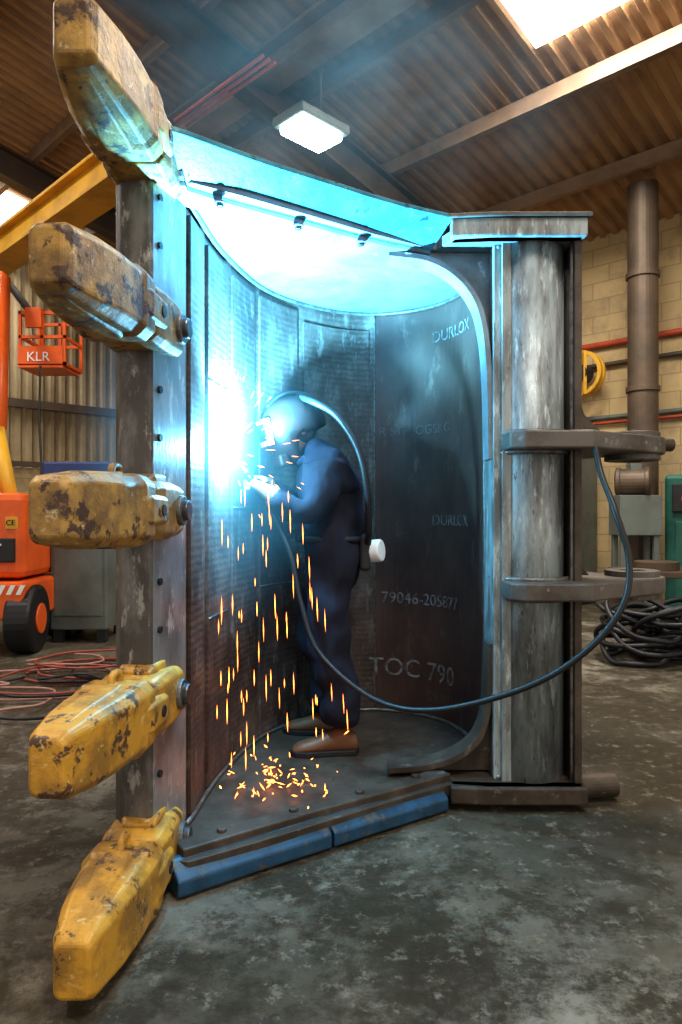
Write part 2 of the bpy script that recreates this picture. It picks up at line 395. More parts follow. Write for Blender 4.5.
cyl('lower_rail_end',(1.00,2.92,.055),.05,.30,(1,.15,0),M_brown,B)
for k,(x,y) in enumerate(((-.42,2.43),(-.16,2.625),(.08,2.785),(.28,2.915))):
    cyl('upper_bolt_%d'%k,(x,y,2.266),.014,.016,(0,0,1),M_bolt,B,seg=6,bev=.003)
    cyl('upper_washer_%d'%k,(x,y,2.272),.022,.006,(0,0,1),M_roofpl,B,seg=20,bev=.001)
for k,(x,y) in enumerate(((-.40,2.35),(-.17,2.51),(.07,2.67),(.30,2.83))):
    cyl('lower_bolt_%d'%k,(x,y,.132),.018,.016,(0,0,1),M_brown,B,seg=6,bev=.003)
cp=[]
cxx,cyy=.790,2.985
for k in range(0,25):
    a=math.pi+math.pi*k/24; cp.append((cxx+.153*math.cos(a),cyy+.155*math.sin(a)))
cp+=[(.943,3.40),(.68,3.40)]
o=prism('torque_tube_column',cp,.10,2.30,M_steel,B)
for p in o.data.polygons:
    if len(p.vertices)==4: p.use_smooth=True
boxes('column_side_plate',[(.945,.975,2.83,3.42,.10,2.30)],M_brown,B,bev=.004)
tube('column_weld_right',[(.944,2.86,.1+.05*k) for k in range(45)],.010,M_bead,B,smoothpath=False,sides=6)
boxes('throat_flange',[(.628,.66,2.88,3.05,.10,2.30)],M_steel,B,bev=.004)
def arch(name,flip):
    pts=[(.20,2.285),(.36,2.262),(.48,2.20),(.565,2.10),(.605,1.98),(.625,1.80),(.632,1.55),(.634,1.42)]
    if flip: pts=[(x,.115+(2.285-z)*.62) for x,z in pts]
    c=[(p.x,p.y) for p in catmull([(x,z,0) for x,z in pts],5)]
    zz=.11 if flip else 2.295
    poly=c+[(.65,c[-1][1]),(.65,zz),(c[0][0],zz)]
    prism(name+'_web',poly,2.96,2.985,M_side if not flip else M_brown,B,axis='y')
    V=[];F=[]
    for i,(x,z) in enumerate(c):
        a=Vector(c[min(i+1,len(c)-1)])-Vector(c[max(i-1,0)]); a.normalize(); n=Vector((-a.y,a.x)) if not flip else Vector((a.y,-a.x))
        for (yy,o_) in ((2.90,0),(3.02,0),(3.02,.022),(2.90,.022)): V.append((x-n.x*o_,yy,z-n.y*o_))
    for k in range(len(c)-1):
        for j in range(4): F.append((4*k+j,4*k+(j+1)%4,4*k+4+(j+1)%4,4*k+4+j))
    F+=[(0,1,2,3),tuple(4*(len(c)-1)+j for j in range(4))]
    from_py(name+'_flange',V,F,M_roofpl if not flip else M_brown,B)
arch('upper_throat_gusset',False); arch('lower_throat_gusset',True)

def lug(name,zc,th):
    out=[(.655,2.87),(.665,2.76),(.72,2.72),(.98,2.72),(1.08,2.79)]
    ex,ey,er=1.28,3.08,.135
    for k in range(0,13):
        a=math.radians(-60+k*15); out.append((ex+er*math.cos(a),ey+er*math.sin(a)))
    out+=[(1.15,3.28),(.98,3.38),(.70,3.38)]
    prism(name+'_plate',out,zc-th/2,zc+th/2,M_lug,B,bev=.008)
    cyl(name+'_boss',(ex,ey,zc),.115,th+.05,(0,0,1),M_lug,B,seg=32,inner=.055)
    tube(name+'_weld',[(.80+.165*math.cos(math.radians(a)),2.985+.172*math.sin(math.radians(a)),zc+th/2+.004) for a in range(185,356,10)],.012,M_bead,B,smoothpath=False,sides=6)
    tube(name+'_weld_under',[(.80+.165*math.cos(math.radians(a)),2.985+.172*math.sin(math.radians(a)),zc-th/2-.004) for a in range(185,356,10)],.012,M_bead,B,smoothpath=False,sides=6)
lug('upper_hinge_lug',1.485,.072); lug('lower_hinge_lug',.885,.072)
cyl('hinge_pin',(1.40,3.12,1.50),.03,.16,(1,.1,0),M_brown,B)
prism('hinge_gusset',[(.975,1.52),(1.15,1.52),(1.05,1.62),(.99,1.80),(.975,1.86)],3.02,3.05,M_brown,B,axis='y')
prism('hinge_gusset_low',[(.975,.92),(1.10,.92),(1.02,1.0),(.975,1.15)],3.10,3.13,M_brown,B,axis='y')

# teeth: adapter clamped on the lip, separate wear cap pinned to its nose
def tooth(name,base,dirv,mt):
    d=Vector(dirv).normalized(); zz=Vector((0,0,1)); zz=(zz-d*zz.dot(d)).normalized(); yy=zz.cross(d)
    base=Vector(base)
    parts=[]
    def loft(nm,secs,mat,ch=.3,bev=.006,seg=2):
        V=[];F=[]
        for (x,hy,hz,cz,cy) in secs:
            c=min(hy,hz)*ch
            for (a,b_) in ((-hy+c,-hz),(hy-c,-hz),(hy,-hz+c),(hy,hz-c),(hy-c,hz),(-hy+c,hz),(-hy,hz-c),(-hy,-hz+c)):
                V.append(base+d*x+yy*(a+cy)+zz*(b_+cz))
        for k in range(len(secs)-1):
            for j in range(8): F.append((8*k+j,8*k+(j+1)%8,8*k+8+(j+1)%8,8*k+8+j))
        F+=[tuple(range(8)),tuple(8*(len(secs)-1)+j for j in range(8))]
        parts.append(from_py(nm,V,F,mat,None,bev=bev,seg=seg))
    loft('a',[(-.17,.090,.055,0,0),(-.13,.102,.082,0,0),(-.03,.106,.092,0,0),(.06,.106,.092,0,0),(.115,.098,.086,0,0),(.125,.080,.070,0,0),(.20,.076,.066,0,0)],mt,.24)
    loft('b',[(-.10,.050,.02,.085,0),(-.07,.060,.03,.090,0),(.02,.060,.028,.088,0),(.05,.05,.015,.085,0)],mt,.3,.004)
    loft('c',[(.148,.094,.088,0,0),(.158,.108,.102,0,0),(.235,.110,.105,0,0),(.255,.103,.098,0,0),(.36,.096,.098,0,0),(.46,.080,.095,0,0),(.575,.054,.082,0,0),(.602,.042,.066,0,0)],mt,.28,.007)
    loft('d',[(.045,.104,.030,0,0),(.065,.116,.044,0,0),(.20,.118,.050,0,0),(.235,.110,.046,0,0)],mt,.3,.004)
    loft('e',[(.235,.045,.111,0,0),(.27,.048,.108,0,0),(.44,.038,.101,0,0),(.54,.026,.088,0,0)],mt,.25,.004)
    parts.append(cyl('p',base+d*(-.085),.034,.275,yy,M_bolt,None,seg=20,bev=.005))
    parts.append(cyl('p2',base+d*(-.085),.050,.240,yy,M_lip,None,seg=20,bev=.005))
    parts.append(cyl('h',base+d*.115,.018,.242,yy,M_black,None,seg=14,bev=0))
    lift=tube('l',[base+d*.165+zz*.095,base+d*.17+zz*.126,base+d*.215+zz*.128,base+d*.235+zz*.092],.011,mt,None,n=5,sides=8)
    parts.append(lift)
    return join(name,parts,B)
tz_=[2.345,1.805,1.205,.60,.118]
for i,z in enumerate(tz_):
    bx,by=(-.642,2.235); d=Vector((-.048,-.6,0))
    if i in (0,4): bx+=.005; by+=.01; d=Vector((.004,-.6,0))
    tooth('tooth_%d'%(i+1),(bx,by,z),d,(M_toothw,M_toothw,M_toothw,M_tooth,M_tooth)[i])

def shell_text(name,txt,size,s,z,m=None):
    V,F=text_mesh(txt,size,.0006)
    W=[shell_pt(s+v.x,z+v.y,.003+v.z) for v in V]
    return from_py(name,W,F,m or M_chalk,B)
def S_at(u):
    for i,p in enumerate(path):
        if i>20 and 341+p.x/p.y*700>=u: return S[i]
    return S[-1]
shell_text('marking_a','DURLOX',.085,S_at(430),2.10)
shell_text('marking_b','BAR STELOGSKO',.072,S_at(362),1.62,M_chalk2)
shell_text('marking_c','DURLOX',.080,S_at(430),1.13)
shell_text('marking_d','79046-205877',.088,S_at(376),.70)
shell_text('marking_e','TOC 790',.14,S_at(366),.30)
shell_text('marking_f','DURLOX',.070,S_at(425),.19,M_chalk2)
shell_text('marking_g','20',.08,S_at(350),2.05,M_chalk2)

# ---------------------------------------------------------------- welder
ARC=Vector((-.478,2.90,1.46))
Wd=empty('welder')
def cloth(name,c,var=.3):
    m,nt,b=new_mat(name); f=noise(nt,6,3,.5); col=ramp(nt,f,[(.3,tuple(x*(1-var) for x in c)),(.7,tuple(x*(1+var) for x in c))])
    nt.links.new(col,b.inputs['Base Color']); b.inputs['Roughness'].default_value=.9
    bump(nt,b,noise(nt,7,2,.4,(1.3,1.3,.5)),.8,.05); return m
M_cov=cloth('navy_coverall',(.0095,.0095,.022)); M_boot=simple('brown_boot_leather',(.16,.075,.035),.5); M_glove=simple('tan_glove_leather',(.18,.10,.06),.7)
M_helm=two_tone('helmet_shell_dark',(.030,.010,.008),(.018,.009,.008),.4,.6,10,rough=.5,metal=0); M_trim=simple('helmet_orange_trim',(.50,.10,.02),.5); M_glass=simple('helmet_lens',(.02,.03,.03),.1); M_skin=simple('skin',(.5,.3,.22),.5); M_hair=simple('hair_brown',(.05,.03,.02),.8)
M_silver=simple('silver_trim',(.5,.5,.52),.3,.7)
def skin(name,verts,edges,radii,root,mat,parent,sub=2,disp=0):
    me=bpy.data.meshes.new(name); me.from_pydata(verts,edges,[]); me.update()
    o=bpy.data.objects.new(name,me); COL.objects.link(o); me.materials.append(mat); o.parent=parent
    md=o.modifiers.new('skin','SKIN'); md.use_smooth_shade=True
    sv=me.skin_vertices[0].data
    for i,r in enumerate(radii):
        sv[i].radius=(r,r) if not isinstance(r,tuple) else r
        sv[i].use_root=(i==root)
    sd=o.modifiers.new('sub','SUBSURF'); sd.levels=sub; sd.render_levels=sub
    if disp:
        tx=bpy.data.textures.new('folds','CLOUDS'); tx.noise_scale=.11; tx.noise_depth=0
        dm=o.modifiers.new('folds','DISPLACE'); dm.texture=tx; dm.strength=disp; dm.mid_level=.5
    return o
V=[(-.045,3.30,.99),(-.035,3.30,1.12),(-.040,3.30,1.27),(-.070,3.30,1.385),(-.130,3.29,1.475),(-.165,3.29,1.53),
   (-.060,3.17,1.390),(-.115,3.06,1.225),(-.165,3.02,1.180),(-.315,3.02,1.285),
   (-.110,3.44,1.390),(-.230,3.50,1.23),(-.360,3.27,1.33),
   (-.045,3.215,.93),(-.065,3.195,.76),(-.060,3.185,.60),(-.015,3.19,.40),(.015,3.195,.215),
   (-.060,3.395,.93),(-.100,3.43,.76),(-.115,3.445,.60),(-.085,3.46,.40),(-.055,3.47,.215)]
E=[(0,1),(1,2),(2,3),(3,4),(4,5),(3,6),(6,7),(7,8),(8,9),(3,10),(10,11),(11,12),(0,13),(13,14),(14,15),(15,16),(16,17),(0,18),(18,19),(19,20),(20,21),(21,22)]
Rr=[.150,.155,.172,.160,.078,.058,.098,.076,.070,.052,.098,.070,.052,.126,.116,.098,.094,.092,.126,.116,.098,.094,.092]
skin('body_coverall',V,E,Rr,0,M_cov,Wd,3,.045)
tube('belt',[(-.045+.158*math.cos(a),3.30+.163*math.sin(a),1.075) for a in [2*math.pi*k/20 for k in range(21)]],.016,M_black,Wd,smoothpath=False,sides=6)
def boot(nm,x,y,ang):
    m=Matrix.Translation((x,y,.10))@Matrix.Rotation(ang,4,'Z')
    secs=[(.075,.036,.075,.02),(.06,.042,.105,.0),(.0,.045,.13,0),(-.05,.045,.115,0),(-.10,.048,.085,0),(-.16,.052,.070,0),(-.205,.046,.058,0),(-.232,.026,.035,0)]
    V=[];F=[];n=10
    for (xx,hw,h,_) in secs:
        for k in range(n):
            a=2*math.pi*k/n; yy=hw*math.cos(a); z=h/2+h/2*math.sin(a)
            if math.sin(a)<-.3: z=.018
            V.append(m@Vector((xx,yy,z)))
    for k in range(len(secs)-1):
        for j in range(n): F.append((n*k+j,n*k+(j+1)%n,n*k+n+(j+1)%n,n*k+n+j))
    F+=[tuple(range(n)),tuple(n*(len(secs)-1)+j for j in range(n))]
    a=from_py(nm,V,F,M_boot,Wd,smooth=True); sd=a.modifiers.new('s','SUBSURF'); sd.levels=1; sd.render_levels=2
    out=[(.080,0),(.06,.045),(0,.046),(-.1,.052),(-.17,.056),(-.22,.04),(-.242,0)]
    out=out+[(x_,-y_) for x_,y_ in out[-2:0:-1]]
    pts=[m@Vector((x_,y_,0)) for x_,y_ in out]
    prism(nm+'_sole',[(p.x,p.y) for p in pts],.10,.125,M_black,Wd,bev=.004)
boot('near_boot',.005,3.195,.12); boot('far_boot',-.055,3.47,-.15)
hc=Vector((-.215,3.285,1.592)); fwd=Vector((-.90,-.38,-.24)).normalized(); hup=Vector((0,0,1)); hup=(hup-fwd*hup.dot(fwd)).normalized(); hs=hup.cross(fwd)
def hp(f_,s_,u_): return hc+fwd*f_+hs*s_+hup*u_
def ball(name,c,r,mat,parent,fn=None,seg=32,rings=20):
    bm=bmesh.new(); bmesh.ops.create_uvsphere(bm,u_segments=seg,v_segments=rings,radius=1)
    for v in bm.verts:
        p=v.co.copy()
        q=Vector((p.x*r[0],p.y*r[1],p.z*r[2]))
        if fn: q=fn(q,p)
        v.co=hp(c[0]+q.x,c[1]+q.y,c[2]+q.z)
    me=bpy.data.meshes.new(name); bm.to_mesh(me); bm.free()
    return obj(name,me,mat,parent,True)
def headfn(q,p):
    if p.z<0: q.y*=1-.30*(-p.z); q.x=q.x*(1-.12*(-p.z))+.012*(-p.z)
    if p.x>.8 and abs(p.y)<.25 and -.35<p.z<.2: q.x+=.022*(1-abs(p.y)/.25)*(1-abs(p.z+.1)/.4)
    return q
ball('head',(0,0,0),(.098,.076,.118),M_skin,Wd,headfn)
ball('hair',(-.012,0,.018),(.100,.081,.112),M_hair,Wd,lambda q,p:(q if p.x<.35 else Vector((q.x*.8,q.y,q.z))))
for sgn in (-1,1):
    ball('eye_%d'%(sgn+1),(.088,.030*sgn,.004),(.012,.014,.010),M_white,Wd,seg=12,rings=8)
    ball('ear_%d'%(sgn+1),(-.005,.078*sgn,-.01),(.018,.008,.030),M_skin,Wd,seg=12,rings=8)
ball('mouth',(.090,0,-.062),(.008,.024,.006),M_boot,Wd,seg=12,rings=8)
def helmfn(q,p):
    if p.x>0.15:
        q.x=min(q.x,.150-.10*abs(q.y)); 
        if p.z<0: q.z*=1.30
    else:
        if p.z<-.15: q.z=-.15*.150-(abs(p.z)-.15)*.03
    return q
ball('helmet_shell',(.004,0,.012),(.158,.118,.142),M_helm,Wd,helmfn,40,28)
def plate(nm,f0,f1,sw,u0,u1,mat,bev=.004):
    V=[];
    for f_ in (f0,f1):
        for (s_,u_) in ((-sw,u0),(sw,u0),(sw,u1),(-sw,u1)): V.append(hp(f_,s_,u_))
    from_py(nm,V,[(0,1,2,3),(7,6,5,4),(0,4,5,1),(1,5,6,2),(2,6,7,3),(3,7,4,0)],mat,Wd,bev=bev)
plate('visor_frame',.135,.162,.070,-.055,.070,M_trim); plate('visor_lens',.160,.168,.055,-.030,.050,M_glass)
tube('helmet_rim',[hp(-.02,-.118,.09),hp(.03,-.120,.03),hp(.03,-.118,-.07),hp(.07,-.106,-.14)],.007,M_trim,Wd,n=5,sides=6)
cyl('helmet_pivot',hp(-.02,-.118,.02),.024,.02,hs,M_black,Wd,seg=18)
plate('chin_guard',.080,.135,.070,-.165,-.10,M_helm,.015)
tube('collar',[(-.125+.074*math.cos(a),3.29+.080*math.sin(a),1.455+.02*math.cos(a)) for a in [2*math.pi*k/16 for k in range(17)]],.020,M_cov,Wd,smoothpath=False,sides=8)
def hand(nm,wrist,d,nrm_,thumb_side,curl):
    w=Vector(wrist); d=Vector(d).normalized(); n=Vector(nrm_); n=(n-d*n.dot(d)).normalized(); s=d.cross(n)*thumb_side
    skin(nm+'_palm',[w-d*.075,w-d*.02,w+d*.03,w+d*.075],[(0,1),(1,2),(2,3)],[(.056,.056),(.044,.040),(.044,.028),(.042,.022)],0,M_glove,Wd,2)
    L=[.070,.080,.075,.058]
    for k in range(4):
        off=s*(.030-.020*k); b0=w+d*.060+off
        p=[b0]; dd=d.copy(); seg=L[k]
        for j,fr in enumerate((.36,.34,.30)):
            dd=Matrix.Rotation(curl[j],3,d.cross(n))@dd
            p.append(p[-1]+dd*seg*fr)
        skin(nm+'_finger_%d'%(k+1),p,[(0,1),(1,2),(2,3)],[.0115,.0105,.0098,.0085],0,M_glove,Wd,2)
    t0=w+d*.015+s*.030; t1=t0+(d*.6+s*.55+n*.3)*.035; t2=t1+(d*.8+n*.6)*.032; t3=t2+(d*.6+n*.8-s*.3)*.024
    skin(nm+'_thumb',[t0,t1,t2,t3],[(0,1),(1,2),(2,3)],[.015,.013,.0115,.009],0,M_glove,Wd,2)
hand('near_hand',(-.325,3.02,1.292),(-.75,.05,.45),(0,.75,-.4),-1,(.7,.9,.8))
hand('far_hand',(-.370,3.25,1.335),(-.55,-.75,.25),(-.1,-.3,-.9),1,(.6,.9,.8))
# torch
G=empty('welding_torch')
hd=[(-.30,3.07,1.20),(-.345,3.06,1.275),(-.385,3.05,1.335),(-.415,3.02,1.38)]
tube('handle',hd,.019,M_black,G,n=6,sides=12)
tube('swan_neck',[(-.412,3.025,1.375),(-.440,2.985,1.418),(-.458,2.94,1.436)],.009,M_silver,G,n=5)
tube('nozzle',[(-.455,2.95,1.432),(-.470,2.915,1.447)],.014,M_silver,G,smoothpath=False,sides=14,r2=.011)
tube('cable',[(.985,2.71,1.45),(.99,2.66,1.34),(1.0,2.55,1.20),(1.03,2.50,1.02),(.99,2.47,.86),(.86,2.50,.69),(.66,2.58,.545),(.36,2.72,.43),(.13,2.85,.44),(-.09,2.97,.60),(-.17,3.02,.80),(-.22,3.04,1.02),(-.30,3.07,1.20)],.0115,M_hose,G,n=12)
tube('breathing_hose',[hp(-.05,-.03,.150),(-.13,3.16,1.700),(-.02,3.13,1.63),(.075,3.10,1.48),(.115,3.10,1.30),(.125,3.15,1.12),(.12,3.22,1.04)],.017,M_rubber,Wd,n=18,ridge=.14)
tube('helmet_air_duct',[hp(.10,-.02,.115),hp(.02,-.03,.158),hp(-.08,-.03,.145),hp(-.15,-.02,.08)],.020,M_rubber,Wd,n=8)
cyl('respirator_filter',(.150,3.24,1.02),.052,.085,(1,-.45,.1),M_white,Wd,seg=28,bev=.008)
boxes('respirator_unit',[(.085,.135,3.19,3.34,.93,1.10)],M_black,Wd,bev=.015)

# ---------------------------------------------------------------- sparks + arc
M_spark,nt,b=new_mat('incandescent_spark'); b.inputs['Base Color'].default_value=(0,0,0,1)
b.inputs['Emission Color'].default_value=(1,.25,.045,1); b.inputs['Emission Strength'].default_value=8
V=[];F=[]
def sliver(p,d,L,r):
    d=d.normalized(); x=d.orthogonal().normalized(); y=d.cross(x); i=len(V)
    V.append(p-d*L/2)
    for k in range(4):
        a=math.pi/2*k; V.append(p+x*r*math.cos(a)+y*r*math.sin(a))
    V.append(p+d*L/2)
    for k in range(4):
        F.append((i,i+1+k,i+1+(k+1)%4)); F.append((i+5,i+1+(k+1)%4,i+1+k))
for k in range(75):
    z=random.uniform(.28,1.30)
    x=ARC.x+random.uniform(-.02,.62)*(.35+.50*(1.45-z)); y=ARC.y+random.uniform(-.35,.10)
    x=max(x,-.47); 
    sliver(Vector((x,y,z)),Vector(((x-ARC.x)*.10,(y-ARC.y)*.06,-1)),random.uniform(.035,.11),random.uniform(.0018,.0028))
for k in range(85):
    a=random.uniform(0,6.28); r=abs(random.gauss(0,.14)); x=-.28+r*math.cos(a)*1.6; y=2.80+r*math.sin(a)*1.5; z=.11+abs(random.gauss(0,.04))
    if x<-.46: x=-.46
    sliver(Vector((x,y,z)),Vector((random.uniform(-1,1),random.uniform(-1,1),random.uniform(0,.8))),random.uniform(.006,.045),random.uniform(.002,.004))
for k in range(40):
    d=Vector((random.uniform(.0,1),random.uniform(-1,.3),random.uniform(-.6,1))).normalized(); r=random.uniform(.12,.36)
    sliver(ARC+d*r,d,random.uniform(.015,.05),.0018)
from_py('welding_sparks',V,F,M_spark)
A=empty('welding_arc')
bm=bmesh.new(); bmesh.ops.create_icosphere(bm,subdivisions=3,radius=.012); me=bpy.data.meshes.new('core'); bm.to_mesh(me); bm.free()
M_arc,nt,b=new_mat('arc_core'); b.inputs['Emission Color'].default_value=(.8,.95,1,1); b.inputs['Emission Strength'].default_value=100
o=obj('arc_core',me,M_arc,A,True); o.location=ARC-Vector((.018,0,0))
def volume_obj(name,mat,loc,sc,parent=None):
    bm=bmesh.new(); bmesh.ops.create_icosphere(bm,subdivisions=4,radius=1); me=bpy.data.meshes.new(name); bm.to_mesh(me); bm.free()
    o=obj(name,me,mat,parent); o.location=loc; o.scale=sc; return o
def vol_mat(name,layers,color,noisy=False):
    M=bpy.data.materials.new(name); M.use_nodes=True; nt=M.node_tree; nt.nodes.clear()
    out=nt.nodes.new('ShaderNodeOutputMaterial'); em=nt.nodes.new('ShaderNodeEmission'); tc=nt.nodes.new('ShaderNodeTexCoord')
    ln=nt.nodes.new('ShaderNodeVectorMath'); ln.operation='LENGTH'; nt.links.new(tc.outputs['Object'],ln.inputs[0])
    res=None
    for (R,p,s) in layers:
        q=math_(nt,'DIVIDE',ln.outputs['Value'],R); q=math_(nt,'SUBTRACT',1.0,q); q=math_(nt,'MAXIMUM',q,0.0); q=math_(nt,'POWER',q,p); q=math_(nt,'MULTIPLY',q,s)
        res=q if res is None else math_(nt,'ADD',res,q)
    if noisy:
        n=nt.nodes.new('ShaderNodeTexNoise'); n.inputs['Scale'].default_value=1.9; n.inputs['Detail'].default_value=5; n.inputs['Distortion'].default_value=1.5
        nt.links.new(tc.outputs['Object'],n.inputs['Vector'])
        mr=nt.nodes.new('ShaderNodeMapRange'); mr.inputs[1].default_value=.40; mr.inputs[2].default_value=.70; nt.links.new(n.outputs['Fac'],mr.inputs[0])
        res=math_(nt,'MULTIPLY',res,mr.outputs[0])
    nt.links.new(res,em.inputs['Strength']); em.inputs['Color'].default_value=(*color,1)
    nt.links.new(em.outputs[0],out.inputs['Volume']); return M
volume_obj('arc_glare_volume',vol_mat('arc_glare_emission',[(1,2.4,3.6),(.46,3.4,170)],(.12,.60,1)),ARC+Vector((-.045,-.06,.03)),(.60,.55,.90),A)  # emissive volume standing in for the arc's glare and halo
volume_obj('welding_smoke',vol_mat('self_glowing_smoke',[(1,1.0,.75)],(.20,.46,.62),True),(.0,3.1,3.30),(1.35,.95,.98))  # smoke glows by its own emission, imitating haze lit by the arc
l=bpy.data.lights.new('arc_light','POINT'); l.energy=46; l.color=(.20,.66,1.0); l.shadow_soft_size=.02
lo=bpy.data.objects.new('arc_light',l); COL.objects.link(lo); lo.parent=A; lo.location=ARC+Vector((.06,-.01,.01))
l=bpy.data.lights.new('arc_added_upspot','SPOT'); l.energy=950; l.color=(.14,.62,1.0); l.shadow_soft_size=.045; l.spot_size=math.radians(140); l.spot_blend=.6  # added upward spot; lights the upper plate while sparing the floor
lo=bpy.data.objects.new('arc_added_upspot',l); COL.objects.link(lo); lo.parent=A; lo.location=ARC+Vector((.06,-.01,.03))
lo.rotation_euler=Vector((-.12,-.16,-1)).to_track_quat('Z','Y').to_euler()

# ---------------------------------------------------------------- left background
BL=empty('boom_lift')
boxes('chassis',[(-3.6,-2.62,5.75,6.9,.30,.62)],M_orange,BL,bev=.03)
boxes('turret',[(-3.6,-2.66,5.85,6.7,.64,1.36)],M_orange,BL,bev=.06)
boxes('turret_skirt',[(-3.62,-2.72,5.82,6.72,.78,.98)],M_black,BL,bev=.01)
boxes('turret_vent',[(-3.3,-2.9,5.838,5.86,1.08,1.24)],M_black,BL,bev=.01)
V=[];F=[]
for k in range(12):
    x=-3.55+k*.08; i=len(V); V+=[(x,5.742,.52),(x+.04,5.742,.52),(x+.08,5.742,.60),(x+.04,5.742,.60)]; F.append((i,i+1,i+2,i+3))
from_py('hazard_stripes',V,F,M_white,BL)
def wheel(nm,c,r,w):
    cyl(nm+'_tyre',c,r,w,(.95,.1,0),M_rubber,BL,seg=36,bev=.03)
    cyl(nm+'_hub',c,r*.45,w+.03,(.95,.1,0),M_orange,BL,seg=24,bev=.01)
for nm,c in (('front_wheel',(-2.68,5.98,.29)),('rear_wheel',(-2.68,6.75,.29)),('far_front_wheel',(-3.55,5.98,.29))): wheel(nm,c,.29,.22)
text_plane('turret_letter','T',.20,(-2.94,5.815,.80),(1,0,0),M_white,BL)
boxes('ce_sticker',[(-2.80,-2.70,5.838,5.85,1.06,1.16)],M_yel,BL); text_plane('ce_mark','CE',.065,(-2.795,5.834,1.09),(1,0,0),M_black,BL)
tube('lower_boom',[(-2.85,6.1,1.15),(-3.1,6.3,1.95)],.07,M_yel,BL,smoothpath=False,sides=4)
tube('mid_boom',[(-3.1,6.3,1.95),(-3.68,7.6,3.75)],.085,M_orange,BL,smoothpath=False,sides=4)
tube('jib',[(-3.66,7.6,3.75),(-3.50,7.9,3.45)],.05,M_grey,BL,smoothpath=False,sides=4)
bl=[]; bx0,bx1,by0,by1=-3.62,-3.12,7.85,8.35; 
for z in (2.85,3.15,3.42):
    bl+=[(bx0,bx1,by0,by0+.03,z,z+.035),(bx0,bx1,by1,by1+.03,z,z+.035),(bx0,bx0+.03,by0,by1,z,z+.035),(bx1,bx1+.03,by0,by1,z,z+.035)]
for x in (bx0,(bx0+bx1)/2,bx1):
    for y in (by0,by1): bl.append((x,x+.03,y,y+.03,2.85,3.45))
bl+=[(bx0,bx1,by0,by1,2.82,2.86),(bx0,bx1,by0-.01,by0,2.86,3.06),(bx0+.1,bx0+.28,by0-.06,by0,3.26,3.48)]
boxes('basket',bl,M_orange,BL)
text_plane('basket_text','KLR',.15,(bx0+.10,by0-.02,2.89),(1,0,0),M_white,BL)
tube('control_cable',[(-3.35,7.8,2.83),(-3.36,7.8,2.2),(-3.28,7.7,1.3),(-3.2,7.5,.4)],.012,M_hose,BL)
CB=empty('welding_power_cabinet')
boxes('body',[(-2.66,-2.14,6.4,7.0,.12,1.42)],M_grey,CB,bev=.015)
boxes('blue_hood',[(-2.72,-2.10,6.36,7.05,1.42,1.66)],M_cabblue,CB,bev=.02)
boxes('door_panel',[(-2.62,-2.18,6.385,6.4,.25,.95)],M_grey,CB,bev=.004)
boxes('feet',[(-2.64,-2.56,6.42,6.5,0,.12),(-2.24,-2.16,6.42,6.5,0,.12),(-2.64,-2.56,6.9,6.98,0,.12),(-2.24,-2.16,6.9,6.98,0,.12)],M_black,CB)
boxes('vents',[(-2.55,-2.25,6.378,6.386,1.05+.05*k,1.075+.05*k) for k in range(5)],M_black,CB)
BT=empty('work_bench')
boxes('top',[(-3.9,-2.95,7.6,8.5,1.30,1.36)],M_beam,BT,bev=.005); boxes('legs',[(-3.88,-3.8,7.62,7.7,0,1.3),(-3.05,-2.97,7.62,7.7,0,1.3),(-3.88,-3.8,8.4,8.48,0,1.3),(-3.05,-2.97,8.4,8.48,0,1.3)],M_beam,BT)
M_h1=simple('hose_red',(.30,.07,.045),.5); M_h2=simple('hose_pink',(.36,.20,.16),.5)
HP=empty('floor_hose_pile')
for k in range(11):
    pts=[]; cx_=random.uniform(-2.5,-1.65); cy_=random.uniform(4.3,5.4); r0=random.uniform(.18,.5); a0=random.uniform(0,6)
    for j in range(9):
        a=a0+j*.75; pts.append((cx_+r0*math.cos(a)*1.2+random.uniform(-.1,.1),cy_+r0*math.sin(a)*.9+random.uniform(-.08,.08),.016+.008*k))
    tube('hose_%d'%k,pts,.009,(M_h1,M_h2,M_rubber)[k%3],HP,n=6,sides=8)
o=boxes('trim_wall_rail',[(-2,8.9,SE-.14,SE-.06,3.05,3.2),(-2,8.9,SE-.14,SE-.06,2.0,2.1)],M_beam); o.rotation_euler=(0,0,R45)

# ---------------------------------------------------------------- right background
DP=empty('extraction_duct')
cyl('pipe',(3.45,8.0,2.48),.165,4.90,(0,0,1),M_duct,DP,seg=28)
for k,z in enumerate((1.3,2.6,3.9)): cyl('collar_%d'%k,(3.45,8.0,z),.185,.06,(0,0,1),M_duct,DP,seg=28)
boxes('foot',[(3.22,3.68,7.77,8.23,0,.05)],M_duct,DP)
for nm,z,r,m in (('wall_pipe_red',3.42,.04,M_red),('wall_pipe_grey',3.15,.03,M_duct),('wall_conduit',2.45,.03,M_grey),('wall_cable',2.38,.02,M_red)):
    tube(nm,[bw(TW-.06,-4,z),bw(TW-.06,SE-.2,z)],r,m,smoothpath=False)
HR=empty('hose_reel')
cyl('yellow_rim',(3.10,9.1,3.0),.30,.05,(-.7,-.7,0),M_yel,HR,inner=.25); cyl('yellow_rim_back',(3.17,9.17,3.0),.30,.05,(-.7,-.7,0),M_yel,HR,inner=.25)
cyl('hub',(3.14,9.14,3.0),.12,.20,(-.7,-.7,0),M_rubber,HR)
boxes('bracket',[(3.05,3.30,9.13,9.17,2.98,3.02),(3.12,3.16,9.0,9.28,2.72,3.28)],M_yel,HR)
EC=empty('electrical_cabinet')
boxes('body',[(8.2,8.95,4.15,5.15,.1,1.95)],M_grey,EC,bev=.015,mtx=RM)
boxes('doors',[(8.18,8.2,4.2,4.63,.2,1.85),(8.18,8.2,4.67,5.1,.2,1.85)],M_grey,EC,bev=.006,mtx=RM)
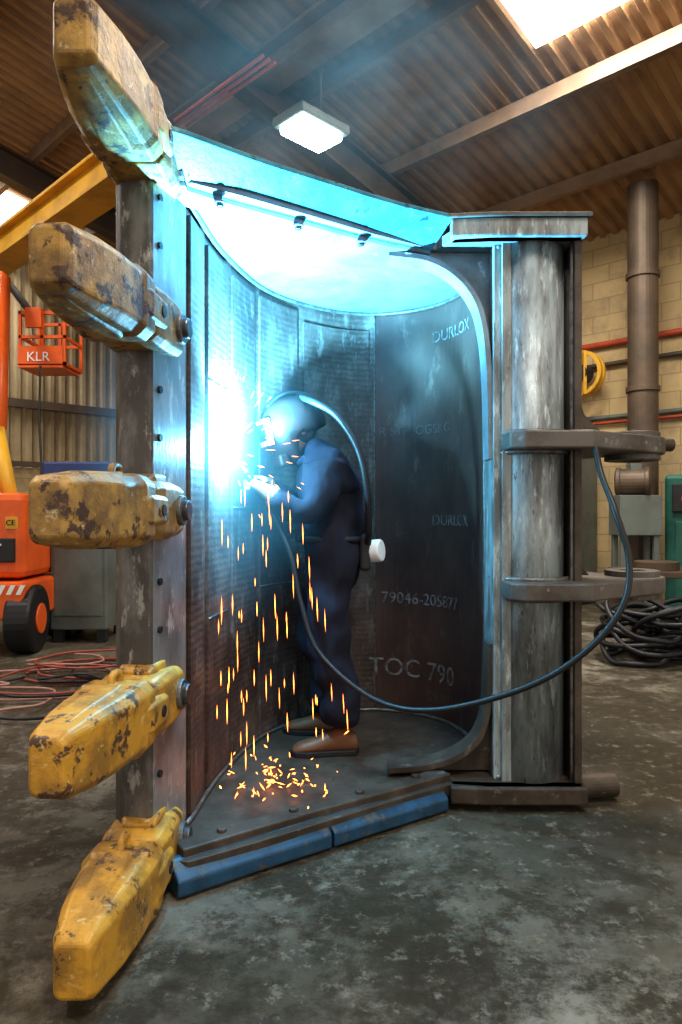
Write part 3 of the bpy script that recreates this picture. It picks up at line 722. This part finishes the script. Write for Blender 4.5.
boxes('handles',[(8.15,8.18,4.58,4.61,.95,1.1),(8.15,8.18,4.69,4.72,.95,1.1)],M_black,EC,mtx=RM)
boxes('plinth',[(8.22,8.93,4.17,5.13,0,.1)],M_black,EC,mtx=RM)
GM=empty('green_machine')
boxes('cabinet',[(7.8,8.7,1.95,2.88,.0,1.60)],M_green,GM,bev=.04,mtx=RM)
boxes('door',[(7.77,7.8,2.05,2.75,.2,1.1)],M_green,GM,bev=.01,mtx=RM); boxes('control_panel',[(7.76,7.8,2.3,2.78,1.2,1.5)],M_black,GM,bev=.01,mtx=RM)
boxes('buttons',[(7.75,7.762,2.40+.08*k,2.44+.08*k,1.32,1.36) for k in range(4)],M_red,GM,mtx=RM)
PM=empty('pump_motor')
cyl('casing',(3.15,7.55,1.52),.15,.36,(1,-.5,0),M_duct,PM,seg=28,bev=.03)
cyl('end_bell',(3.02,7.615,1.52),.165,.05,(1,-.5,0),M_duct,PM,seg=28,bev=.01)
cyl('end_bell_front',(3.28,7.485,1.52),.165,.05,(1,-.5,0),M_duct,PM,seg=28,bev=.01)
boxes('terminal_box',[(3.10,3.22,7.48,7.62,1.62,1.72)],M_grey,PM,bev=.01)
boxes('stand',[(2.95,3.40,7.40,7.72,.95,1.38),(2.97,3.03,7.42,7.48,0,.95),(3.32,3.38,7.42,7.48,0,.95),(2.97,3.03,7.64,7.70,0,.95),(3.32,3.38,7.64,7.70,0,.95)],M_grey,PM,bev=.008)
GB=empty('steel_bench')
boxes('top',[(2.62,3.75,6.3,6.9,.60,.66)],M_duct,GB,bev=.01); boxes('legs',[(2.64,2.72,6.32,6.4,0,.6),(3.65,3.73,6.32,6.4,0,.6),(2.64,2.72,6.8,6.88,0,.6),(3.65,3.73,6.8,6.88,0,.6)],M_duct,GB)
cyl('round_plate',(2.95,6.55,.70),.20,.08,(0,0,1),M_duct,GB); cyl('round_plate_b',(3.42,6.6,.72),.18,.10,(0,0,1),M_duct,GB)
CC=empty('cable_pile')
for k in range(20):
    cx_=random.uniform(2.35,2.9); cy_=random.uniform(5.5,5.8); r0=random.uniform(.2,.34); pts=[]
    for j in range(14):
        a=j*.52; pts.append((cx_+r0*math.cos(a),cy_+r0*math.sin(a)*.8,max(.03,.03+.035*k*.55+.16*math.cos(a+k)*(k%3)/2+random.uniform(0,.03))))
    tube('coil_%d'%k,pts,.021,M_rubber,CC,n=4,sides=7)

# ---------------------------------------------------------------- lights
def area(name,loc,rot,sx,sy,e,c=(1,1,1)):
    l=bpy.data.lights.new(name,'AREA'); l.shape='RECTANGLE'; l.size=sx; l.size_y=sy; l.energy=e; l.color=c
    o=bpy.data.objects.new(name,l); COL.objects.link(o); o.location=loc; o.rotation_euler=rot; return o
p=bw(5.55,2.5,roofz(5.55)-.12); area('rooflight_lamp_a',p,(0,0,R45),.8,1.6,330,(1,.94,.84))
p=bw(1.5,-.9,roofz(1.5)-.12); area('rooflight_lamp_b',p,(0,0,R45),3,1.2,400,(1,.93,.82))
p=bw(-.15,7.1,roofz(-.15)-.12); area('added_area_lamp_c',p,(0,0,R45),2.3,1.0,480,(1,.95,.88))  # added area lamp under the unseen rooflight, brightens the hall
p=bw(4,11.7,roofz(4)-.12); area('rooflight_lamp_d',p,(0,0,R45),2,1.3,220,(1,.97,.92))
w=bpy.data.worlds.new('World'); scene.world=w; w.use_nodes=True
bg=w.node_tree.nodes['Background']; bg.inputs[0].default_value=(1,.93,.84,1); bg.inputs[1].default_value=.90

# ---------------------------------------------------------------- camera
cam=bpy.data.cameras.new('Camera'); co=bpy.data.objects.new('Camera',cam); COL.objects.link(co)
co.location=(0,0,1.2); co.rotation_euler=(math.radians(90),0,0)
cam.sensor_fit='VERTICAL'; cam.sensor_height=36; cam.lens=36*700/1024; cam.clip_start=.05
scene.camera=co
scene.view_settings.view_transform='Standard'; scene.view_settings.exposure=.1
try: scene.view_settings.look='Medium High Contrast'
except Exception: pass
